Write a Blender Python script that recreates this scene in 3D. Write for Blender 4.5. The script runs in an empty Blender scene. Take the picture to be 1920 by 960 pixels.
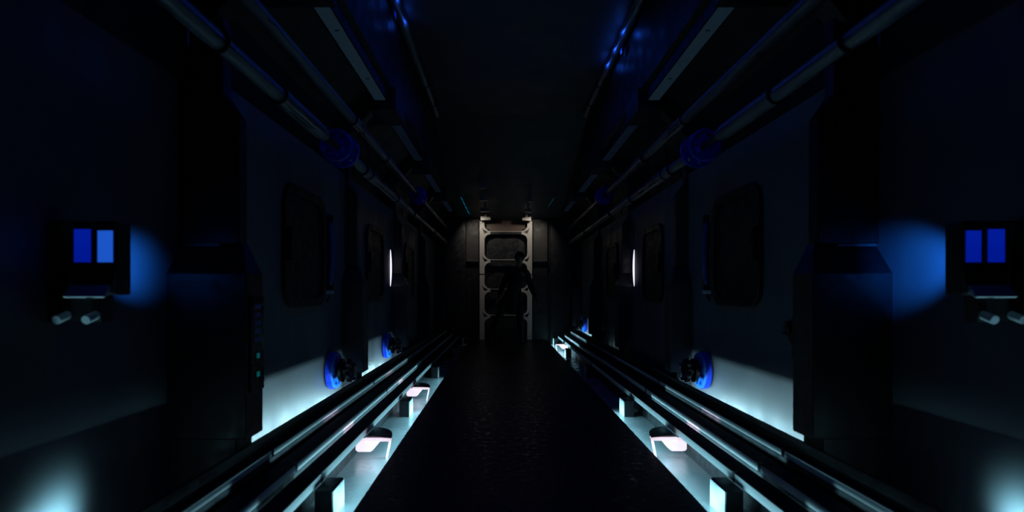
import bpy, bmesh, math, random
from mathutils import Vector, Matrix
R = math.radians
random.seed(7)
scn = bpy.context.scene
C = scn.collection
CX = 0.131            # the camera stands this far left of the walkway's centre line

# ------------------------------------------------------------------ camera
cd = bpy.data.cameras.new('camera'); cam = bpy.data.objects.new('camera', cd); C.objects.link(cam)
cam.location = (-CX, 0, 1.0); cam.rotation_euler = (R(90), 0, 0)
cd.sensor_width = 36; cd.lens = 36 * 1100 / 1920
cd.shift_x = 19 / 1920; cd.shift_y = 68 / 1920
cd.clip_start = 0.05
cd.dof.use_dof = True; cd.dof.focus_distance = 6.0; cd.dof.aperture_fstop = 1.7
scn.camera = cam

# ------------------------------------------------------------------ world, exposure
w = bpy.data.worlds.new('world'); scn.world = w; w.use_nodes = True
w.node_tree.nodes['Background'].inputs[0].default_value = (0.10, 0.25, 1.0, 1)
w.node_tree.nodes['Background'].inputs[1].default_value = 0.010
scn.view_settings.view_transform = 'Standard'; scn.view_settings.look = 'None'
scn.view_settings.exposure = 0; scn.view_settings.gamma = 1
scn.view_settings.use_curve_mapping = False

# ------------------------------------------------------------------ lights
def area(name, loc, direction, sx, sy, power, color, spread=180):
    """sx runs along the corridor (y)"""
    l = bpy.data.lights.new(name, 'AREA'); l.shape = 'RECTANGLE'
    l.size = sy; l.size_y = sx; l.energy = power; l.color = color; l.spread = R(spread)
    o = bpy.data.objects.new(name, l); C.objects.link(o); o.location = loc
    d = Vector(direction).normalized(); y = Vector((0, 1, 0))
    if abs(d.y) > .9: y = Vector((0, 0, 1))
    z = -d; y = (y - z * y.dot(z)).normalized(); x = y.cross(z)
    o.rotation_euler = Matrix((x, y, z)).transposed().to_euler()
    return o
def spot(name, loc, target, power, color, angle, blend=1.0, radius=.02):
    l = bpy.data.lights.new(name, 'SPOT'); l.energy = power; l.color = color
    l.spot_size = R(angle); l.spot_blend = blend; l.shadow_soft_size = radius
    o = bpy.data.objects.new(name, l); C.objects.link(o); o.location = loc
    d = Vector(target) - Vector(loc)
    o.rotation_euler = d.to_track_quat('-Z', 'Y').to_euler(); return o
def point(name, loc, power, color, radius=.02):
    l = bpy.data.lights.new(name, 'POINT'); l.energy = power; l.color = color; l.shadow_soft_size = radius
    o = bpy.data.objects.new(name, l); C.objects.link(o); o.location = loc; return o
CY = (0.34, 0.79, 0.95); BL = (0.015, 0.12, 1.0); PK = (1.0, 0.62, 0.85)
POSTS = [2.78, 5.12, 7.46, 9.80, 12.14]
# LED strips under the deck edge, per side and bay: (side, y0, y1, power)
for s, y0, y1, p in [(-1, 2.85, 5.4, 1.15), (-1, 5.3, 7.5, .6), (1, 2.85, 5.4, 1.15), (1, 9.95, 12.3, 1.6)]:
    area('gutter_light', (s * .822, (y0 + y1) / 2, -.022), (s, 0, -.42), y1 - y0, .015, p * 4.2, CY, 126)
for s, y0, y1, p in [(-1, 1.2, 2.9, .5), (1, 1.2, 2.9, .5)]:
    area('gutter_light', (s * .822, (y0 + y1) / 2, .0), (s, 0, .1), y1 - y0, .01, p * 1.6, CY, 60)
# unseen strips added in the trenches to brighten the rail faces
for s, y0, y1, p in [(-1, 1.4, 2.5, .5), (1, 1.4, 2.5, .5), (-1, 2.95, 7.2, 1.0), (1, 2.95, 5.1, 1.0), (1, 9.9, 12.1, 1.8)]:
    for hx, z, k in ((1.143, .07, 1.0), (1.263, .15, .45)):
        area('rail_fill_light', (s * hx, (y0 + y1) / 2, z), (s, 0, .25), y1 - y0, .008, p * k * .42 * (y1 - y0), CY, 100)
# strips behind the lip washing the lower wall
for s, y0, y1, p in [(-1, 2.95, 5.1, 1.0), (-1, 5.36, 7.4, .8), (1, 2.95, 5.1, 1.0), (1, 10.0, 12.1, .9)]:
    area('wall_wash_light', (s * 1.352, (y0 + y1) / 2, .09), (s, 0, .8), y1 - y0, .008, p * 4.5 * (y1 - y0), (.45, .82, .95))
for s in (-1, 1):
    spot('floor_lamp_glow', (s * 1.60, 2.08, .14), (s * 1.72, 2.08, .165), 13.0, CY, 118, 1.0, .03)
for s, ys in [(-1, (3.15, 3.5)), (1, (3.1, 3.55)), (1, (3.9,))]:
    for y in ys: point('wall_lamp_glow', (s * 1.49, y, .20), .05, CY, .012)
for s in (-1, 1): spot('bar_fill_light', (s * 1.60, 1.86, .25), (s * 1.565, 2.01, .99), 9, CY, 16, .5, .02)  # unseen spot added to brighten the pale bars of the wall units
# blue lamps on the near units, then added blue light along the ceiling
for s in (-1, 1):
    spot('blue_unit_light', (s * 1.46, 2.17, 1.15), (s * 1.72, 2.52 + .07 * s, 1.12), 36, (.012, .19, 1.0), 46, 1.0, .02)
for y in (5.5, 5.9, 6.3): point('added_streak_light', (.975, y, 3.41), .18, BL, .02)  # points added to draw the blue streaks on the conduits
for y in (4.9, 5.3): point('added_streak_light', (-.975, y, 3.41), .12, BL, .02)
area('ceiling_fill_light', (0, 4.3, 2.95), (0, 0, 1), 6.5, 1.3, .45, (.05, .14, 1.0), 130)  # floating fill added to tint the ceiling blue
area('blue_fill_light', (0, 5.0, 3.3), (0, 0, -1), 5.5, 1.2, 3.8, (.02, .1, 1.0))  # unseen blue fill added for the pipes and walkway
# warm lamp over the ladder at the far end
for s in (-1, 1): spot('ladder_light', (s * .62 - .04, 11.75, 2.56), (s * .45 - .04, 12.5, 1.9), 13, (1.0, .88, .75), 96, .8, .03)

# ------------------------------------------------------------------ materials
def mat(name, col, rough=.5, metal=0.0, emit=None, es=0.0, noise=0.0, scale=8.0, bump=0.0, spec=.5, stretch=(1, 1, 1)):
    m = bpy.data.materials.new(name); m.use_nodes = True; nt = m.node_tree
    b = nt.nodes['Principled BSDF']
    b.inputs['Base Color'].default_value = (*col, 1); b.inputs['Roughness'].default_value = rough
    b.inputs['Metallic'].default_value = metal; b.inputs['Specular IOR Level'].default_value = spec
    if emit: b.inputs['Emission Color'].default_value = (*emit, 1); b.inputs['Emission Strength'].default_value = es
    tc = nt.nodes.new('ShaderNodeTexCoord'); mp = nt.nodes.new('ShaderNodeMapping'); mp.inputs['Scale'].default_value = stretch
    nt.links.new(tc.outputs['Object'], mp.inputs[0])
    n = nt.nodes.new('ShaderNodeTexNoise'); n.inputs['Scale'].default_value = scale; n.inputs['Detail'].default_value = 6
    nt.links.new(mp.outputs[0], n.inputs[0])
    mr = nt.nodes.new('ShaderNodeMapRange'); mr.inputs[1].default_value = .3; mr.inputs[2].default_value = .7
    mr.inputs[3].default_value = max(0, rough - .12 - noise * .2); mr.inputs[4].default_value = min(1, rough + .12)
    nt.links.new(n.outputs[0], mr.inputs[0]); nt.links.new(mr.outputs[0], b.inputs['Roughness'])
    if noise:
        mx = nt.nodes.new('ShaderNodeMix'); mx.data_type = 'RGBA'
        mx.inputs[6].default_value = (*[c * (1 - noise) for c in col], 1)
        mx.inputs[7].default_value = (*[min(1, c * (1 + noise * .6)) for c in col], 1)
        nt.links.new(n.outputs[0], mx.inputs[0]); nt.links.new(mx.outputs[2], b.inputs['Base Color'])
    if bump:
        bp = nt.nodes.new('ShaderNodeBump'); bp.inputs['Strength'].default_value = bump; bp.inputs['Distance'].default_value = .01
        nt.links.new(n.outputs[0], bp.inputs['Height']); nt.links.new(bp.outputs[0], b.inputs['Normal'])
    return m
M = dict(
    deck=mat('deck_rubber', (.006, .008, .030), .42, noise=.4, scale=20, bump=.0, spec=.2),
    gutter=mat('gutter_metal', (.40, .44, .46), .28, .35, noise=.08, scale=3),
    black=mat('black_paint', (.008, .009, .012), .5, noise=.3, scale=14),
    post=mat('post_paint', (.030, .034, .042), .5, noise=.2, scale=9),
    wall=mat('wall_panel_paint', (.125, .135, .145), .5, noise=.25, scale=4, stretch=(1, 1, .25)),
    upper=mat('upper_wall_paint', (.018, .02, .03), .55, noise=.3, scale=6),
    ceil=mat('ceiling_paint', (.05, .055, .07), .6, noise=.4, scale=3),
    rail=mat('rail_metal', (.62, .65, .66), .7, spec=.2),
    railtop=mat('rail_top_shade', (.008, .008, .016), .75, spec=.2),  # near-black: shade on the rail tops put into the colour
    fin=mat('fin_lit_white', (.75, .78, .78), .45),  # white stands for strip light falling on the blocks' inner faces
    pipe=mat('pipe_metal', (.22, .24, .28), .38, .5, noise=.25, scale=9, stretch=(1, .2, 1)),
    blue=mat('blue_enamel', (.004, .045, .75), .3, noise=.2, scale=20),
    bluepale=mat('lit_blue_enamel', (.02, .22, .85), .35, noise=.2, scale=20),  # blue enamel lightened for gutter light on the valve faces
    dark=mat('dark_metal', (.03, .03, .035), .3, .6, noise=.2, scale=30),
    chrome=mat('bright_metal', (.7, .72, .75), .2, 1),
    pale=mat('pale_plate', (.55, .6, .65), .5, noise=.15, scale=20),
    pink=mat('pink_lamp_diffuser', (.8, .7, .75), .5, emit=(1.0, .78, .90), es=.82),
    tube=mat('lamp_tube', (1, 1, 1), .4, emit=(.90, .84, 1.0), es=1.15),
    tubedim=mat('unlit_tube_sheen', (.05, .08, .3), .4, emit=(.01, .05, .4), es=.009),  # weak emission paints a blue sheen on unlit tubes and vent slots
    bluelit=mat('blue_lamp_lens', (.02, .05, .3), .4, emit=(.0, .03, 1.0), es=.28),
    blueglow=mat('bright_blue_lamp_lens', (.02, .05, .3), .4, emit=(.02, .16, 1.0), es=.55),
    strip=mat('strip_diffuser', (.05, .06, .07), .5, emit=(.22, .50, .80), es=.022),
    stripdim=mat('faint_strip_diffuser', (.05, .06, .07), .5, emit=(.2, .4, .9), es=.008),
    ladder=mat('ladder_paint', (.50, .48, .45), .45, noise=.15, scale=12),
    back=mat('back_wall_paint', (.036, .036, .034), .6, noise=.2, scale=7),
    brown=mat('brown_panel', (.13, .085, .07), .6, noise=.2, scale=7),
    cyan=mat('cyan_lamp_lens', (.02, .2, .3), .4, emit=(.0, .45, .75), es=.22),
    teal=mat('teal_indicator_lens', (.02, .2, .2), .4, emit=(.0, .5, .55), es=.10),
    skin=mat('skin', (.42, .20, .13), .5), cloth=mat('dark_cloth', (.012, .012, .014), .9, noise=.3, scale=60),
    hair=mat('dark_hair', (.008, .006, .005), .6), boot=mat('boot_leather', (.01, .01, .01), .5),
    bulb=mat('lamp_bulb', (1, 1, 1), .4, emit=(.45, .85, 1.0), es=3.0),
)

# ------------------------------------------------------------------ mesh helpers
class MB:
    def __init__(s): s.bm = bmesh.new()
    def box(s, x0, x1, y0, y1, z0, z1):
        x0, x1 = sorted((x0, x1)); y0, y1 = sorted((y0, y1)); z0, z1 = sorted((z0, z1))
        v = [s.bm.verts.new(p) for p in ((x0, y0, z0), (x1, y0, z0), (x1, y1, z0), (x0, y1, z0), (x0, y0, z1), (x1, y0, z1), (x1, y1, z1), (x0, y1, z1))]
        for f in ((0, 3, 2, 1), (4, 5, 6, 7), (0, 1, 5, 4), (1, 2, 6, 5), (2, 3, 7, 6), (3, 0, 4, 7)): s.bm.faces.new([v[i] for i in f])
        return s
    def loft(s, rings, cap=True):
        vs = [[s.bm.verts.new(p) for p in r] for r in rings]; n = len(vs[0])
        for a, b in zip(vs, vs[1:]):
            for i in range(n): s.bm.faces.new([a[i], a[(i + 1) % n], b[(i + 1) % n], b[i]])
        if cap: s.bm.faces.new(vs[0][::-1]); s.bm.faces.new(vs[-1])
        return s
    def prism(s, poly, axis, a0, a1, holes=()):
        def P(u, v, a): return {'x': (a, u, v), 'y': (u, a, v), 'z': (u, v, a)}[axis]
        if not holes:
            return s.loft([[P(u, v, a0) for u, v in poly], [P(u, v, a1) for u, v in poly]])
        t = bmesh.new(); loops = [poly] + list(holes); ed = []
        for L in loops:
            vs = [t.verts.new(P(u, v, a0)) for u, v in L]
            ed += [t.edges.new((vs[i], vs[(i + 1) % len(vs)])) for i in range(len(vs))]
        bmesh.ops.triangle_fill(t, edges=ed, use_beauty=True, use_dissolve=False)
        r = bmesh.ops.extrude_face_region(t, geom=list(t.faces) + list(t.edges) + list(t.verts))
        d = Vector(P(0, 0, a1)) - Vector(P(0, 0, a0))
        for e in r['geom']:
            if isinstance(e, bmesh.types.BMVert): e.co += d
        me = bpy.data.meshes.new('t'); t.to_mesh(me); s.bm.from_mesh(me); bpy.data.meshes.remove(me); t.free(); return s
    def cyl(s, p0, p1, r0, r1=None, n=24):
        r1 = r0 if r1 is None else r1; p0 = Vector(p0); p1 = Vector(p1); d = (p1 - p0).normalized()
        a = d.orthogonal().normalized(); b = d.cross(a)
        return s.loft([[p + (a * math.cos(t) + b * math.sin(t)) * r for t in [2 * math.pi * i / n for i in range(n)]] for p, r in ((p0, r0), (p1, r1))])
    def tube(s, pts, r, n=12):
        pts = [Vector(p) for p in pts]; rings = []
        for i, p in enumerate(pts):
            d = (pts[min(i + 1, len(pts) - 1)] - pts[max(i - 1, 0)]).normalized()
            ref = Vector((0, 0, 1)) if abs(d.z) < .9 else Vector((1, 0, 0))
            a = d.cross(ref).normalized(); b = a.cross(d)
            rr = r[i] if isinstance(r, (list, tuple)) else r
            rings.append([p + (a * math.cos(t) + b * math.sin(t)) * rr for t in [2 * math.pi * k / n for k in range(n)]])
        return s.loft(rings)
    def torus(s, c, axis, R0, r, n=40, k=12):
        c = Vector(c); d = Vector(axis).normalized(); a = d.orthogonal().normalized(); b = d.cross(a); rings = []
        for i in range(n):
            t = 2 * math.pi * i / n; u = a * math.cos(t) + b * math.sin(t)
            rings.append([c + u * (R0 + r * math.cos(q)) + d * r * math.sin(q) for q in [2 * math.pi * j / k for j in range(k)]])
        return s.loft(rings + [rings[0]], cap=False)
    def build(s, name, m, parent=None, bevel=0.0, smooth=False):
        bmesh.ops.remove_doubles(s.bm, verts=s.bm.verts, dist=1e-6)
        bmesh.ops.recalc_face_normals(s.bm, faces=s.bm.faces)
        me = bpy.data.meshes.new(name); s.bm.to_mesh(me); s.bm.free(); me.materials.append(m)
        o = bpy.data.objects.new(name, me); C.objects.link(o)
        if smooth:
            for p in me.polygons: p.use_smooth = True
            try: me.set_sharp_from_angle(angle=R(35))
            except Exception: pass
        if bevel:
            b = o.modifiers.new('bevel', 'BEVEL'); b.width = bevel; b.segments = 2; b.limit_method = 'ANGLE'
        if parent:
            o.parent = parent; o.matrix_parent_inverse = parent.matrix_basis.inverted()
        return o
def thing(name, label, cat, loc=(0, 0, 0), group=None):
    o = bpy.data.objects.new(name, None); C.objects.link(o); o.location = loc; o.empty_display_size = .1
    o['label'] = label; o['category'] = cat
    if group: o['group'] = group
    return o
def tag(o, label, cat, group=None):
    o['label'] = label; o['category'] = cat
    if group: o['group'] = group
    return o
def struct(o): o['kind'] = 'structure'; return o
def side(s): return 'left' if s < 0 else 'right'
def mir(poly, s): return [(s * u, v) for u, v in poly]
def rrect(u0, u1, v0, v1, r, n=6):
    P = []
    for cu, cv, a in ((u1 - r, v0 + r, -90), (u1 - r, v1 - r, 0), (u0 + r, v1 - r, 90), (u0 + r, v0 + r, 180)):
        P += [(cu + r * math.cos(R(a + 90 * i / n)), cv + r * math.sin(R(a + 90 * i / n))) for i in range(n + 1)]
    return P
def disc(cu, cv, r, n=20): return [(cu + r * math.cos(2 * math.pi * i / n), cv + r * math.sin(2 * math.pi * i / n)) for i in range(n)]

# ------------------------------------------------------------------ structure
struct(MB().box(-1.85, 1.85, -.6, 12.75, -.16, -.10).build('floor', M['gutter']))
for s in (-1, 1):
    # lower wall: recessed in the nearest bay, proud in the others; then the upper wall and the ceiling shoulder
    m = MB()
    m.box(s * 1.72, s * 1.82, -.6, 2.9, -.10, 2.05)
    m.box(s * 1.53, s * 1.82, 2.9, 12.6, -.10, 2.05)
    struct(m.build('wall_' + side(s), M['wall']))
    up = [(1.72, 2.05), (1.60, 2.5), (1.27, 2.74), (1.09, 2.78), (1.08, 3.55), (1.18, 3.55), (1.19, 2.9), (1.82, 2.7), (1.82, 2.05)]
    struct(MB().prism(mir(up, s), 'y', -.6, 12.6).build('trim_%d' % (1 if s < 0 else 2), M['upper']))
    # bench body and its lip in front of the wall lamps
    lip = [(1.12, -.10), (1.12, .03), (1.205, .03), (1.205, .07), (1.33, .07), (1.33, .27), (1.345, .27), (1.345, .205), (1.400, .205), (1.400, .197), (1.345, .197), (1.345, -.10)]  # hidden shelf behind the lip added to cut off the wall wash
    struct(MB().prism(mir(lip, s), 'y', -.6, 12.6).build('trim_%d' % (3 if s < 0 else 4), M['black']))
# ceiling, dropping towards the far end
cp = [(-.6, 3.5), (8.2, 3.5), (10.4, 3.0), (12.6, 2.56), (12.6, 2.68), (10.4, 3.12), (8.2, 3.62), (-.6, 3.62)]
struct(MB().prism(cp, 'x', -1.09, 1.09).build('ceiling', M['ceil']))
# far wall with its angled corner panels
m = MB(); m.box(-1.8, 1.8, 12.6, 12.72, -.10, 3.1)
struct(m.build('wall_back', M['black']))
for s in (-1, 1):
    struct(MB().prism([(s * .90, 12.6), (s * .90, 12.42), (s * 1.34, 12.36), (s * 1.34, 12.6)], 'z', -.09, 2.52).build('trim_%d' % (20 if s < 0 else 21), M['black']))
    struct(MB().box(s * 1.333, s * 1.339, 12.10, 12.13, .3, 1.09).build('trim_%d' % (22 if s < 0 else 23), M['brown']))
struct(MB().box(-.47, .37, 12.575, 12.6, 2.28, 2.54).build('trim_5', M['brown']))
# bulkhead frames
n = 6
for s in (-1, 1):
    for y0 in POSTS:
        m = MB(); d = .19
        ring = lambda a, ya, z: [(s * a, ya, z), (s * 1.75, ya, z), (s * 1.75, y0 + d, z), (s * a, y0 + d, z)]
        m.loft([ring(1.34, y0, .30), ring(1.34, y0, 1.09), ring(1.42, y0 + .14, 1.25)])
        m.loft([ring(1.42, y0 + .10, 1.24), ring(1.42, y0 + .10, 1.86), ring(1.50, y0 + .10, 1.98), ring(1.50, y0 + .10, 2.45)])
        m.box(s * 1.06, s * 1.62, y0 + .02, y0 + .52, 2.60, 2.80)
        m.prism(mir([(1.42, 2.45), (1.62, 2.2), (1.70, 2.2), (1.70, 2.7), (1.2, 2.7)], s), 'y', y0 + .05, y0 + .19)
        m.box(s * 1.395, s * 1.72, y0 + .01, y0 + d, -.09, .31)
        struct(m.build('trim_%d' % n, M['post'] if y0 > 3 else M['black'], bevel=.006)); n += 1  # nearest frames coloured black to stay in shade
# ------------------------------------------------------------------ walkway
def plate(y0, y1, label):
    t = thing('deck_plate', label, 'walkway', (0, y0, -.10))
    MB().box(-.81, .81, y0, y1, -.03, 0).build('tread', M['deck'], t, bevel=.004)
    for sx in (-1, 1): MB().box(sx * .70, sx * .78, y0, y1, -.10, -.03).build('bearer', M['black'], t)
    return t
plate(-.5, 7.23, 'long black walkway plate running from below the viewer between the lit gutters')
plate(7.25, 12.36, 'black walkway plate under the dark figure, ending at the ladder')

# ------------------------------------------------------------------ guard rails
RN = {0: 'lowest', 1: 'middle', 2: 'top'}
for s in (-1, 1):
    for i, (h0, h1, zb, zt) in enumerate(((1.04, 1.14, .045, .09), (1.17, 1.26, .093, .135), (1.29, 1.335, .172, .205))):
        t = thing('bench_rail', '%s of the three long metal rails stepping up along the %s wall' % (RN[i], side(s)), 'rail', (s * h0, 0, zb), 'stepped rails along the gutters')
        MB().box(s * h0, s * (h0 + .012), -.4, 12.34, zb, zt - .003).build('bright_edge', M['rail'], t)['label'] = 'pale metal front edge'
        MB().box(s * h0, s * h1, -.4, 12.34, zt - .003, zt + .003).build('dark_top', M['railtop'], t)['label'] = 'top coloured dark for shade'
        if i: MB().box(s * (h0 + .001), s * (h0 + .012), -.4, 12.34, zb - .03, zb).build('web', M['black'], t)  # web coloured black to narrow the lit band
        for y0 in POSTS:
            MB().box(s * (h0 - .002), s * (h0 + .02), y0 + .17, y0 + .2, zb - .003, zt + .004).build('joint_band', M['black'], t)
# ------------------------------------------------------------------ support fins in the gutters
order = ['nearest the viewer', 'second', 'third', 'fourth', 'farthest']
for s in (-1, 1):
    for i, y0 in enumerate(POSTS):
        t = thing('support_fin', '%s support block of the %s gutter, inner face coloured as lit, top as shaded' % (order[i], side(s)), 'bracket', (s * .99, y0 + .15, -.10), 'gutter support blocks')
        poly = [(.95, -.10), (.95, .034), (.958, .042), (1.035, .042), (1.035, -.10)]
        a, b = y0 + .05, y0 + .26
        MB().prism(mir(poly, s), 'y', a, b).build('block', M['black'], t, bevel=.003)
        MB().box(s * .946, s * .95, a + .004, b - .004, -.10, .036).build('inner_face', M['fin'], t)['label'] = 'inner face whitened as lit'
# ------------------------------------------------------------------ gutter lamps
def gutter_lamp(s, yc, label):
    t = thing('gutter_lamp', label, 'lamp', (s * .96, yc, -.10), 'pinkish lamps bridging the gutters')
    # quarter-oval dark cap, its straight lit front towards the viewer
    def oval(a, b, y_, n_=16): return [(s * (1.036 - a * math.cos(R(90 * i / n_))), y_ + b * math.sin(R(90 * i / n_))) for i in range(n_ + 1)]
    MB().prism([(s * 1.036, yc + .05)] + oval(.172, .30, yc), 'z', .032, .040).build('cap', M['black'], t)['label'] = 'dark oval cap'
    m = MB(); Q = oval(.168, .296, yc + .002); Rr = oval(.150, .278, yc + .02)[::-1]
    m.prism(Q + Rr, 'z', .014, .032); m.prism([(s * .868, .014), (s * 1.036, .014), (s * 1.036, .034), (s * .868, .034)], 'y', yc - .004, yc + .02)
    m.build('rim', M['pink'], t)
    MB().prism(mir([(.866, .018), (.878, .018), (.900, -.099), (.892, -.099)], s), 'y', yc, yc + .03).build('leg', M['pink'], t)
    MB().prism(mir([(.935, .015), (1.10, .015), (1.10, -.045), (1.085, -.057), (1.0, -.057), (.985, -.045)], s), 'y', yc, yc + .09).build('diffuser', M['pink'], t, bevel=.005)['label'] = 'pinkish glowing body'
    area('rail_pink_reflection', (s * 1.143, yc + .1, .07), (s, 0, .3), .26, .01, .30, PK, 70)  # added pink strips stand in for the lamp's reflection in the rails
    area('rail_pink_reflection', (s * 1.263, yc + .1, .15), (s, 0, .3), .35, .01, .10, PK, 70)
gutter_lamp(-1, 3.88, 'glowing pink lamp arching over the gutter left of the walkway, nearer one')
gutter_lamp(-1, 5.95, 'glowing pink lamp arching over the gutter left of the walkway, farther one')
gutter_lamp(1, 3.90, 'glowing pink lamp arching over the gutter right of the walkway, nearer one')
gutter_lamp(1, 10.9, 'small glowing pink lamp in the distant lit gutter right of the dark figure')

# ------------------------------------------------------------------ wall lamps behind the lip
def bulb(s, y, hx, z, r, label):
    t = thing('wall_base_lamp', label, 'lamp', (s * hx, y, -.10), 'small lamps behind the bench lip')
    MB().cyl((s * hx, y, -.10), (s * hx, y, z - r), .012, n=10).build('stem', M['dark'], t)
    b = MB(); bmesh.ops.create_uvsphere(b.bm, u_segments=16, v_segments=10, radius=r)
    bmesh.ops.translate(b.bm, verts=b.bm.verts, vec=(s * hx, y, z)); b.build('globe', M['bulb'], t, smooth=True)
bulb(-1, 3.15, 1.44, .19, .02, 'small white lamp at the foot of the lit wall left, beside the indicator post')
bulb(1, 3.3, 1.44, .19, .02, 'small white lamp at the foot of the lit wall right, beside the dark post')
bulb(1, 3.72, 1.44, .19, .02, 'small white lamp at the foot of the lit wall right, toward the blue valve')
bulb(-1, 2.06, 1.60, .09, .05, 'round white floor lamp below the blue-lit unit on the left wall')
bulb(1, 2.06, 1.60, .09, .05, 'round white floor lamp below the blue-lit unit on the right wall')

# ------------------------------------------------------------------ hatches
names = ['beside the nearer blue valve', 'beyond the first tall post', 'near the slim white lamp']
for s in (-1, 1):
    for i, y0 in enumerate((3.72, 6.0, 8.35)):
        t = thing('porthole_hatch', 'dark rounded hatch in the %s wall, %s' % (side(s), names[i]), 'hatch', (s * 1.53, y0 + .43, .9), 'rounded hatches in the walls')
        a, b = (1.515, 1.53)
        MB().prism(rrect(y0, y0 + .86, .90, 1.72, .16), 'x', s * 1.50, s * 1.53, holes=[rrect(y0 + .06, y0 + .80, .96, 1.66, .12)]).build('frame', M['black'], t, bevel=.004)
        MB().prism(rrect(y0 + .06, y0 + .80, .96, 1.66, .12), 'x', s * 1.52, s * 1.53).build('pane', M['black'], t)
        m = MB().box(s * 1.47, s * 1.50, y0 + .02, y0 + .05, 1.2, 1.42); m.build('handle', M['dark'], t, bevel=.006)

# ------------------------------------------------------------------ pipes
def pipe(s, hx, z, flanges, sleeves, label, r=.040, hangers=()):
    t = thing('pipe', label, 'pipe', (s * hx, 0, z), 'long pipes under the ceiling')
    c = lambda y: (s * hx, y, z)
    fl = sorted(flanges); ys = [0.2]
    for f in fl: ys += [f - .42, f + .22]
    ys.append(12.3)
    for a, b in zip(ys[::2], ys[1::2]): MB().cyl(c(a), c(b), r, n=32).build('tube', M['pipe'], t, smooth=True)
    for a, b in sleeves:
        MB().cyl(c(a), c(b), r * 1.22, n=32).build('sleeve', M['pipe'], t, smooth=True)
        MB().torus(c(a), (0, 1, 0), r * 1.22, .006).build('clamp_ring', M['dark'], t, smooth=True)
    for f in fl:
        MB().cyl(c(f - .45), c(f - .1), r * .7, n=20).build('coupling', M['black'], t, smooth=True)
        m = MB(); out = disc(s * hx, z, .125, 36)
        hs = [disc(s * hx + .098 * math.cos(k * math.pi / 4), z + .098 * math.sin(k * math.pi / 4), .014, 10) for k in range(8)]
        m.prism(out, 'y', f, f + .04, holes=hs)
        m.build('flange', M['blue'], t)['label'] = 'blue bolted flange'
        m = MB(); m.torus(c(f - .14), (0, 1, 0), .10, .018)
        for k in range(4):
            a = k * math.pi / 2; m.cyl(c(f - .14), (s * hx + .10 * math.cos(a), f - .14, z + .10 * math.sin(a)), .009, n=8)
        m.cyl(c(f - .16), c(f), .022, n=12); m.build('handwheel', M['blue'], t, smooth=True)['label'] = 'blue hand wheel'
        MB().cyl(c(f + .04), c(f + .24), r * 1.25, n=32).build('sleeve', M['pipe'], t, smooth=True)
    for y in hangers:
        m = MB(); m.torus(c(y), (0, 1, 0), r * 1.2, .008); m.cyl((s * hx, y, z + r * 1.2), (s * hx, y, z + .26), .006, n=8)
        m.box(s * (hx + .13) - .008, s * (hx + .13) + .008, y, y + .012, z - .02, z + .06)
        m.box(s * hx, s * (hx + .135), y, y + .012, z + .052, z + .062)
        m.build('hanger', M['dark'], t, smooth=False)
pipe(-1, 1.295, 2.03, [4.25], [(3.05, 3.75), (4.9, 5.4), (6.4, 6.8)], 'lower pipe on the left with a blue flange and hand wheel', hangers=(2.4, 5.1, 7.6, 9.9))
pipe(1, 1.295, 2.03, [4.25], [(3.05, 3.75), (4.9, 5.4), (6.4, 6.8)], 'lower pipe on the right with a blue flange and hand wheel', hangers=(2.4, 5.1, 7.6, 9.9))
pipe(-1, 1.31, 2.36, [8.3], [(2.4, 2.62), (4.6, 4.9), (5.9, 6.3)], 'upper pipe on the left running above the flanged one', hangers=())
pipe(1, 1.31, 2.36, [8.3], [(2.4, 2.62), (4.6, 4.9), (5.9, 6.3)], 'upper pipe on the right running above the flanged one', hangers=())

# ------------------------------------------------------------------ ceiling strips
bay = [(2.99, 5.1), (5.68, 7.44), (8.02, 9.78), (10.36, 12.1)]
sn = ['running up to the first break', 'just past the first break', 'faint and distant', 'faintest, by the far wall']
for s in (-1, 1):
    for i, (a, b) in enumerate(bay):
        t = thing('ceiling_strip_light', 'flat bluish strip light on the %s ceiling shoulder, %s' % (side(s), sn[i]), 'light', (s * 1.186, (a + b) / 2, 2.70), 'flat strip lights below the ceiling shoulders')
        MB().box(s * 1.13, s * 1.245, a, b, 2.675, 2.755).build('housing', M['black'], t)
        MB().box(s * 1.142, s * 1.232, a + .01, b - .01, 2.667, 2.675).build('diffuser', M['strip'] if i < 1 else M['stripdim'], t)
        for q in (a + (b - a) * .35, a + (b - a) * .75):
            MB().box(s * 1.165, s * 1.195, q, q + .01, 2.664, 2.667).build('clip', M['black'], t)
# ceiling edge conduits
for s in (-1, 1):
    t = thing('ceiling_conduit', 'glossy conduit along the %s edge of the ceiling catching blue light' % side(s), 'conduit', (s * 1.03, 0, 3.45))
    MB().cyl((s * 1.03, .5, 3.455), (s * 1.03, 8.1, 3.455), .045, n=24).build('tube', M['pipe'], t, smooth=True)
    for y in (1.5, 3.0, 4.5, 6.9, 7.6): MB().torus((s * 1.03, y, 3.455), (0, 1, 0), .047, .008).build('band', M['dark'], t, smooth=True)
# small blue lamps added as a source for the conduit streaks
for s, y in ((1, 5.75), (-1, 5.0)):
    t = thing('added_blue_lamp', 'small added blue lamp lighting the streak on the %s ceiling conduit' % side(s), 'lamp', (s * 1.03, y, 3.40))
    MB().box(s * 1.04, s * 1.06, y - .05, y + .05, 3.33, 3.40).build('hood', M['black'], t, bevel=.004)
    MB().box(s * 1.036, s * 1.04, y - .03, y + .03, 3.345, 3.385).build('lens', M['bluelit'], t)

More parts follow.
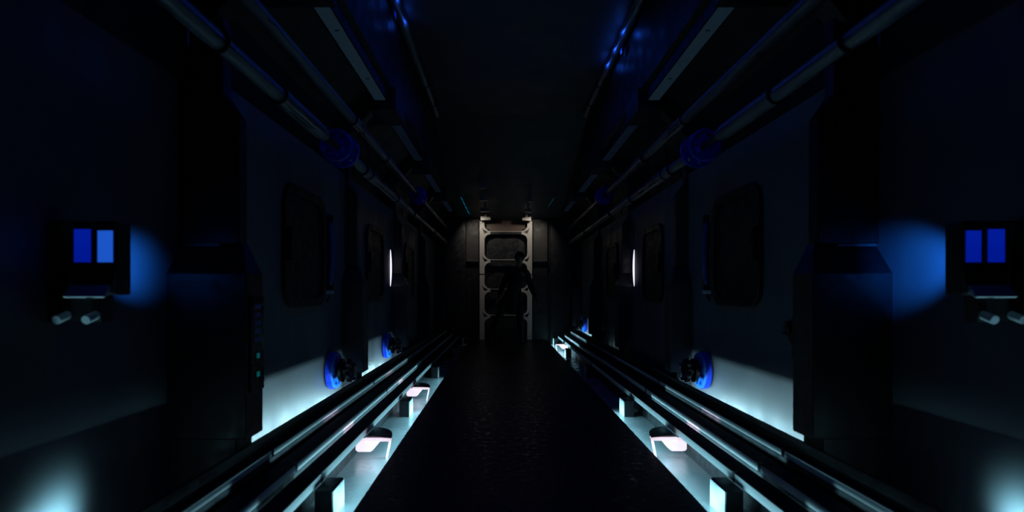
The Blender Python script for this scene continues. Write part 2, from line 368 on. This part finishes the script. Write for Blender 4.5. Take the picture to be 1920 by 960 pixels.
# ------------------------------------------------------------------ wall units with a lamp (near ones), and slim lamps further on
def near_unit(s, lens_in, lens_out):
    y = 2.05
    t = thing('wall_unit', 'blurred wall box with two blue lit panes and a pale bar, %s edge of view' % side(s), 'wall unit', (s * 1.6, y, 1.0), 'wall boxes with blue panes')
    MB().box(s * 1.475, s * 1.72, y, y + .08, .99, 1.25).build('case', M['black'], t, bevel=.008)
    MB().box(s * 1.490, s * 1.540, y - .006, y, 1.105, 1.215).build('pane', lens_in, t)
    MB().box(s * 1.567, s * 1.622, y - .006, y, 1.105, 1.220).build('pane', lens_out, t)
    q = [(y, 1.025), (y - .012, 1.025), (y - .045, .985), (y - .035, .980), (y, 1.0)]
    MB().prism(q, 'x', s * 1.495, s * 1.635).build('bar', M['pale'], t, bevel=.003)['label'] = 'pale grab bar'
    for hx in (1.55, 1.65):
        MB().cyl((s * hx, y - .05, .905), (s * hx, y + .02, .925), .015, n=16).build('bolt', M['pale'], t, smooth=True)
    MB().box(s * 1.53, s * 1.72, y + .0, y + .06, .895, .99).build('bracket', M['black'], t)
    MB().cyl((s * 1.56, y + .08, 1.17), (s * 1.565, y + .09, 1.17), .02, n=14).build('side_lamp', M['blueglow'], t)
near_unit(-1, M['blueglow'], M['bluelit'])
near_unit(1, M['bluelit'], M['bluelit'])

def slim_lamp(s, y, hx, tube, label, r=.017):
    t = thing('slim_wall_lamp', label, 'lamp', (s * hx, y, 1.0), 'slim upright tube lamps')
    pts = [(s * (hx - .018 * (1 - ((z - 1.305) / .25) ** 2)), y - .04, z) for z in [1.055 + .5 * i / 14 for i in range(15)]]
    MB().tube(pts, [r * .5] + [r] * 13 + [r * .5]).build('tube', tube, t, smooth=True)
    MB().box(s * (hx - .012), s * (hx + .05), y - .02, y + .02, 1.0, 1.62).build('backplate', M['black'], t, bevel=.004)
    MB().box(s * (hx - .02), s * (hx + .04), y - .06, y, .985, 1.015).build('socket', M['pale'], t, bevel=.004)
    a = [(s * hx, y - .04, 1.0), (s * (hx + .02), y - .04, .94), (s * (hx + .10), y - .03, .86)]
    MB().tube(a, .008).build('cable', M['dark'], t, smooth=True)
slim_lamp(-1, 7.40, 1.545, M['tube'], 'slim upright white glowing tube lamp on the left wall')
slim_lamp(1, 7.40, 1.545, M['tube'], 'slim upright white glowing tube lamp on the right wall')
slim_lamp(-1, 4.72, 1.50, M['tubedim'], 'unlit bluish tube lamp above the nearer blue valve, left wall')
slim_lamp(1, 4.72, 1.50, M['tubedim'], 'unlit bluish tube lamp above the nearer blue valve, right wall')

# ------------------------------------------------------------------ blue valves
def valve(s, y, label, z=.37):
    t = thing('valve', label, 'valve', (s * 1.53, y, z), 'blue wall valves')
    hs = [disc(y + .10 * math.cos(k * math.pi / 4 + .3), z + .10 * math.sin(k * math.pi / 4 + .3), .022, 12) for k in range(8)]
    MB().prism(disc(y, z, .142, 40), 'x', s * 1.455, s * 1.475, holes=hs).build('flange', M['bluepale'], t)['label'] = 'blue drilled flange'
    MB().prism(disc(y, z, .15, 40), 'x', s * 1.475, s * 1.515).build('back_disc', M['blue'], t)
    MB().cyl((s * 1.515, y, z), (s * 1.53, y, z), .09).build('mount', M['dark'], t)
    m = MB(); m.cyl((s * 1.455, y, z), (s * 1.38, y, z), .06, n=24); m.cyl((s * 1.435, y, z), (s * 1.41, y, z), .095, n=24)
    m.build('hub', M['dark'], t, smooth=True)['label'] = 'dark metal hub'
    m = MB(); n_ = 14
    pts = [(y + (.095 if k % 2 else .083) * math.cos(math.pi * k / n_), z + (.095 if k % 2 else .083) * math.sin(math.pi * k / n_)) for k in range(2 * n_)]
    m.prism(pts, 'x', s * 1.375, s * 1.345); m.build('knob', M['dark'], t)
    for k in range(4):
        a = k * math.pi / 2 + 3.6
        MB().cyl((s * 1.345, y + .08 * math.cos(a), z + .08 * math.sin(a)), (s * 1.325, y + .08 * math.cos(a), z + .08 * math.sin(a)), .013, n=8).build('bolt', M['chrome'], t, smooth=True)
valve(-1, 4.74, 'blue round valve with dark hub on the left lit wall, nearer of two')
valve(-1, 6.95, 'smaller-looking blue round valve on the left wall below the white tube')
valve(1, 4.74, 'blue round valve with dark hub on the right lit wall, nearer one')
valve(1, 11.55, 'tiny distant blue valve on the far lit wall patch right')

# ------------------------------------------------------------------ indicator panel on the left post
t = thing('indicator_panel', 'narrow dark panel with two tiny teal lamps on the first left post', 'panel', (-1.34, 2.87, .5))
MB().box(-1.325, -1.34, 2.80, 2.95, .52, .98).build('plate', M['dark'], t, bevel=.004)
for z in (.69, .60): MB().box(-1.321, -1.325, 2.86, 2.885, z - .012, z + .012).build('indicator', M['teal'], t)
for k in range(5): MB().box(-1.322, -1.325, 2.83, 2.90, .76 + k * .04, .78 + k * .04).build('vent_slot', M['tubedim'], t)
# dark hose clamp on the right wall near the post
t = thing('hose_coupling', 'dark cluster of hose fittings hanging beside the near right post', 'hose fitting', (1.53, 3.15, .6))
MB().tube([(1.50, 3.1, .95), (1.44, 3.12, .85), (1.43, 3.14, .76), (1.47, 3.12, .66), (1.50, 3.08, .6)], .03).build('hose', M['black'], t, smooth=True)
MB().cyl((1.53, 3.14, .82), (1.40, 3.16, .80), .045, n=12).build('coupling', M['black'], t, smooth=True)
MB().cyl((1.53, 3.10, .68), (1.42, 3.12, .67), .035, n=12).build('coupling', M['black'], t, smooth=True)
for p in ((1.39, 3.16, .78), (1.42, 3.12, .665)):
    MB().box(p[0] - .008, p[0] + .012, p[1] - .01, p[1] + .01, p[2] - .006, p[2] + .006).build('clip', M['chrome'], t)
MB().box(1.50, 1.53, 3.05, 3.2, .56, .98).build('mounting_plate', M['black'], t, bevel=.004)

# ------------------------------------------------------------------ ladder frame at the far end
t = thing('ladder_frame', 'pale grey ladder-like frame with flared brackets against the far wall', 'ladder', (-.05, 12.45, 0))
RZ = [2.262, 1.665, 1.045, .49]
def ladder_rail(xo, s):
    # outline in x,z: straight outer edge, inner edge flaring into a bracket at every rung
    w0, w1, r = .10, .225, .125; P = [(xo, 0), (xo + s * w0, 0)]
    for zr in reversed(RZ):
        for i in range(9):       # lower arc
            a = R(90 * i / 8); P.append((xo + s * (w0 + (w1 - w0) * (1 - math.cos(a))), zr - .035 - r + r * math.sin(a)))
        P.append((xo + s * w1, zr + .035))
        for i in range(9):
            a = R(90 * (8 - i) / 8); P.append((xo + s * (w0 + (w1 - w0) * (1 - math.cos(a))), zr + .035 + r - r * math.sin(a)))
    P += [(xo + s * w0, 2.505), (xo, 2.505)]
    Q = []
    for p in P:
        if not Q or (abs(Q[-1][0] - p[0]) + abs(Q[-1][1] - p[1])) > 1e-4: Q.append(p)
    holes = [[(xo + s * .040, zr + .115), (xo + s * .085, zr + .060), (xo + s * .175, zr + .010), (xo + s * .10, zr - .022)] for zr in RZ]
    return MB().prism(Q, 'y', 12.42, 12.50, holes=holes)
for xo, s in ((-.60, 1), (.508, -1)):
    rail_ = ladder_rail(xo, s).build('side_rail', M['ladder'], t)
    m = MB()
    for zr in RZ:
        m.box(xo + s * .035, xo + s * .17, 12.47, 12.49, zr - .02, zr + .11)
    m.build('slot_shade', M['black'], rail_)  # black backing puts the slots' recess shade into the colour
for zr in RZ:
    rg = MB().box(-.38, .29, 12.44, 12.49, zr - .03, zr + .018).build('rung', M['black'], t)  # black front, pale top: light from above painted on the rung
    MB().box(-.38, .29, 12.425, 12.49, zr + .018, zr + .028).build('lit_edge', M['ladder'], rg)['label'] = 'pale edge painted as the lit rung top'
for xo in (-.60, .40):
    MB().box(xo - .004 if xo < 0 else xo, xo + .112, 12.414, 12.42, 1.375, 1.39).build('joint', M['black'], t)
# brackets climbing the sloped ceiling in front of the ladder
k = 0
bl = ['lowest', 'second', 'third', 'fourth']
for s, rows in ((-1, ((12.2, 409, 901, 920), (11.6, 393, 900, 918), (11.0, 372, 899, 915), (10.4, 349, 898, 911))), (1, ((12.2, 410, 979, 996), (11.6, 394, 984, 997), (11.0, 374, 989, 997)))):
    for i, (y, py, a, b) in enumerate(rows):
        z = 1 + (548 - py) * y / 1100; xa = (a - 941) * y / 1100 - CX; xb = (b - 941) * y / 1100 - CX
        hgt = .085
        big = .01
        P = [(xa, z - hgt / 2), (xa, z + hgt / 2), (xb, z + hgt / 2 - .02), (xb, z - hgt / 2 + .01)]
        if s > 0: P = [(xa, z - hgt / 2 + .01), (xa, z + hgt / 2 - .02), (xb, z + hgt / 2), (xb, z - hgt / 2)]
        m = MB().prism(P, 'y', y, y + .10)
        m.box((xa + xb) / 2 - .02, (xa + xb) / 2 + .02, y + .03, y + .09, z, z + .25)
        o = m.build('ceiling_bracket', M['ladder'], bevel=.006)
        tag(o, '%s of the tapered grey brackets above the ladder, %s row' % (bl[i], side(s)), 'bracket', 'tapered brackets above the ladder')
# side panels beside the ladder with a thin bright sill
for s, a, b, lb in ((-1, -.895, -.625, 'left'), (1, .535, .845, 'right')):
    t = thing('side_panel', 'dark grey panel with thin bright ledge %s of the ladder' % lb, 'panel', ((a + b) / 2, 12.55, 0))
    MB().box(a, b, 12.50, 12.59, 1.66, 2.50).build('upper_panel', M['back'], t, bevel=.01)
    MB().box(a, b, 12.53, 12.59, -.05, 1.62).build('lower_panel', M['black'], t, bevel=.01)
    MB().box(a, b, 12.44, 12.56, 1.635, 1.65).build('sill', M['chrome'], t)['label'] = 'thin bright sill'
# cyan louvred lamps near the ceiling corner
for s, lb, pts in ((-1, 'bright cyan slotted lamp high at the left end of the corridor', (866, 371, 882, 404)), (1, 'faint cyan slotted lamp high at the right end of the corridor', (1037, 373, 1026, 390))):
    y = 11.2
    X = lambda px: (px - 941) * y / 1100 - CX
    Z = lambda py: 1 + (548 - py) * y / 1100
    x0, z0, x1, z1 = X(pts[0]), Z(pts[1]), X(pts[2]), Z(pts[3])
    t = thing('slotted_lamp', lb, 'lamp', ((x0 + x1) / 2, y, (z0 + z1) / 2))
    q = s * -.035
    MB().prism([(x0, z0), (x1, z1), (x1 - q * 1.6, z1 + .03), (x0 - q * 1.6, z0 + .12)], 'y', y + .01, y + .08).build('case', M['black'], t)
    for k in range(4):
        u0, u1 = k / 4 + .03, (k + 1) / 4 - .05
        a = Vector((x0, 0, z0)).lerp(Vector((x1, 0, z1)), u0); b = Vector((x0, 0, z0)).lerp(Vector((x1, 0, z1)), u1)
        MB().prism([(a.x, a.z), (b.x, b.z), (b.x - q, b.z + .035), (a.x - q, a.z + .035)], 'y', y, y + .01).build('slot', M['cyan'] if s < 0 else M['teal'], t)

# ------------------------------------------------------------------ person
def skin_obj(name, verts, edges, radii, m, parent=None, sub=2, root=0):
    me = bpy.data.meshes.new(name); me.from_pydata(verts, edges, []); me.update()
    o = bpy.data.objects.new(name, me); C.objects.link(o); me.materials.append(m)
    md = o.modifiers.new('skin', 'SKIN'); md.use_smooth_shade = True
    for i, v in enumerate(me.skin_vertices[0].data):
        r = radii[i]; v.radius = (r, r) if not isinstance(r, tuple) else r; v.use_root = (i == root)
    sb = o.modifiers.new('sub', 'SUBSURF'); sb.levels = sub; sb.render_levels = sub
    if parent: o.parent = parent; o.matrix_parent_inverse = parent.matrix_basis.inverted()
    return o
class Sk:
    def __init__(s): s.v = []; s.e = []; s.r = []
    def add(s, p, r, to=None):
        s.v.append(tuple(p)); s.r.append(r)
        if to is not None: s.e.append((to, len(s.v) - 1))
        return len(s.v) - 1
    def chain(s, to, pts):
        for p, r in pts: to = s.add(p, r, to)
        return to
Y = 11.35
T = thing('person', 'dark-clothed person striding with legs apart in front of the ladder', 'person', (.08, Y, 0))
J = dict(pel=(.08, Y, .93), wst=(.10, Y - .01, 1.08), cst=(.14, Y - .03, 1.27), nb=(.18, Y - .05, 1.46), nk=(.20, Y - .06, 1.53), hd=(.21, Y - .08, 1.64), tp=(.215, Y - .08, 1.715),
         sr=(.35, Y - .02, 1.41), er=(.42, Y + .08, 1.14), wr=(.53, Y - .08, .86), sl=(-.0, Y - .04, 1.40), el=(-.12, Y - .02, 1.12), wl=(-.20, Y - .18, .90),
         hr=(.17, Y, .90), kr=(.22, Y - .14, .50), ar=(.24, Y + .0, .14), hl=(-.01, Y, .90), kl=(-.20, Y - .05, .52), al=(-.38, Y + .12, .145))
b = Sk(); p = b.add(J['pel'], .115)
wq = b.add(J['wst'], .11, p); ch = b.add(J['cst'], .13, wq); nb = b.add(J['nb'], .075, ch); nk = b.add(J['nk'], .052, nb)
hd = b.chain(nk, [((.207, Y - .075, 1.585), .062), (J['hd'], .082), ((.213, Y - .075, 1.69), .082), ((.215, Y - .07, 1.74), .05)])
for side_, sh, el, wr, sg in (('r', 'sr', 'er', 'wr', 1), ('l', 'sl', 'el', 'wl', -1)):
    w_ = b.chain(ch, [(Vector(J['cst']).lerp(Vector(J[sh]), .6), .08), (J[sh], .062), (Vector(J[sh]).lerp(Vector(J[el]), .5), .048), (J[el], .040), (Vector(J[el]).lerp(Vector(J[wr]), .5), .036), (J[wr], .026)])
    d = (Vector(J[wr]) - Vector(J[el])).normalized(); acr = Vector((0, 1, 0)) - d * d.y; acr.normalize(); nrm = d.cross(acr)
    palm = b.add(Vector(J[wr]) + d * .055, (.034, .018), w_)
    W = Vector(J[wr])
    for k, (off, L) in enumerate(((-.028, .070), (-.009, .082), (.010, .077), (.028, .060))):
        k0 = W + d * .095 + acr * off
        b.chain(palm, [(k0, .010), (k0 + d * L * .5 + nrm * .008 * sg, .009), (k0 + d * L * .9 + nrm * .028 * sg, .0075)])
    k0 = W + d * .035 - acr * .030
    b.chain(palm, [(k0 - acr * .012 + d * .02, .011), (k0 - acr * .022 + d * .055, .009)])
for h, k, a in (('hr', 'kr', 'ar'), ('hl', 'kl', 'al')):
    b.chain(p, [(J[h], .095), (Vector(J[h]).lerp(Vector(J[k]), .5), .078), (J[k], .055), (Vector(J[k]).lerp(Vector(J[a]), .4), .055), (J[a], .035), (Vector(J[a]) + Vector((0, -.05, -.07)), .035), (Vector(J[a]) + Vector((0, -.17, -.085)), .025)])
skin_obj('body', b.v, b.e, b.r, M['skin'], T)
# face
def blob(name, c, r, m, parent, sc=(1, 1, 1)):
    q = MB(); bmesh.ops.create_uvsphere(q.bm, u_segments=20, v_segments=14, radius=r)
    for v in q.bm.verts: v.co = Vector((v.co.x * sc[0], v.co.y * sc[1], v.co.z * sc[2])) + Vector(c)
    return q.build(name, m, parent, smooth=True)
hx_, hy_, hz_ = J['hd']
blob('nose', (hx_, hy_ - .085, hz_ - .005), .018, M['skin'], T, (.8, 1.1, 1.4))
for e in (-1, 1):
    blob('eye', (hx_ + e * .03, hy_ - .072, hz_ + .025), .012, M['chrome'], T)
    blob('ear', (hx_ + e * .078, hy_ + .0, hz_ + .01), .026, M['skin'], T, (.45, .8, 1.2))
blob('mouth', (hx_, hy_ - .073, hz_ - .045), .02, M['skin'], T, (1.2, .5, .35))
blob('hair', (hx_, hy_ + .022, hz_ + .045), .108, M['hair'], T, (.94, .98, .95))
# jacket, trousers, boots
j = Sk(); p = j.add((.06, Y, .55), (.26, .16)); p = j.add((.07, Y, .80), (.22, .15), p); w1 = j.add(J['wst'], (.19, .135), p); c1 = j.add(J['cst'], (.185, .14), w1); n1 = j.add(J['nb'], .085, c1)
j.add((.19, Y - .055, 1.50), .068, n1)
for sh, el, wr in (('sr', 'er', 'wr'), ('sl', 'el', 'wl')):
    j.chain(c1, [(Vector(J['cst']).lerp(Vector(J[sh]), .6), .10), (J[sh], .085), (Vector(J[sh]).lerp(Vector(J[el]), .5), .068), (J[el], .060), (Vector(J[el]).lerp(Vector(J[wr]), .5), .052), (Vector(J[el]).lerp(Vector(J[wr]), .88), .044)])
skin_obj('jacket', j.v, j.e, j.r, M['cloth'], T)
q = Sk(); p = q.add(J['pel'], (.15, .125))
for h, k, a in (('hr', 'kr', 'ar'), ('hl', 'kl', 'al')):
    q.chain(p, [(J[h], .11), (Vector(J[h]).lerp(Vector(J[k]), .5), .095), (J[k], .072), (Vector(J[k]).lerp(Vector(J[a]), .5), .070), (Vector(J[k]).lerp(Vector(J[a]), .92), .058)])
skin_obj('trousers', q.v, q.e, q.r, M['cloth'], T)
for a in ('ar', 'al'):
    q = Sk(); A = Vector(J[a])
    p = q.add(A + Vector((0, 0, .10)), .056); q.chain(p, [(A, .052), (A + Vector((0, -.03, -.060)), .052), (A + Vector((0, -.12, -.072)), .044), (A + Vector((0, -.19, -.078)), .034)])
    skin_obj('boot', q.v, q.e, q.r, M['boot'], T)
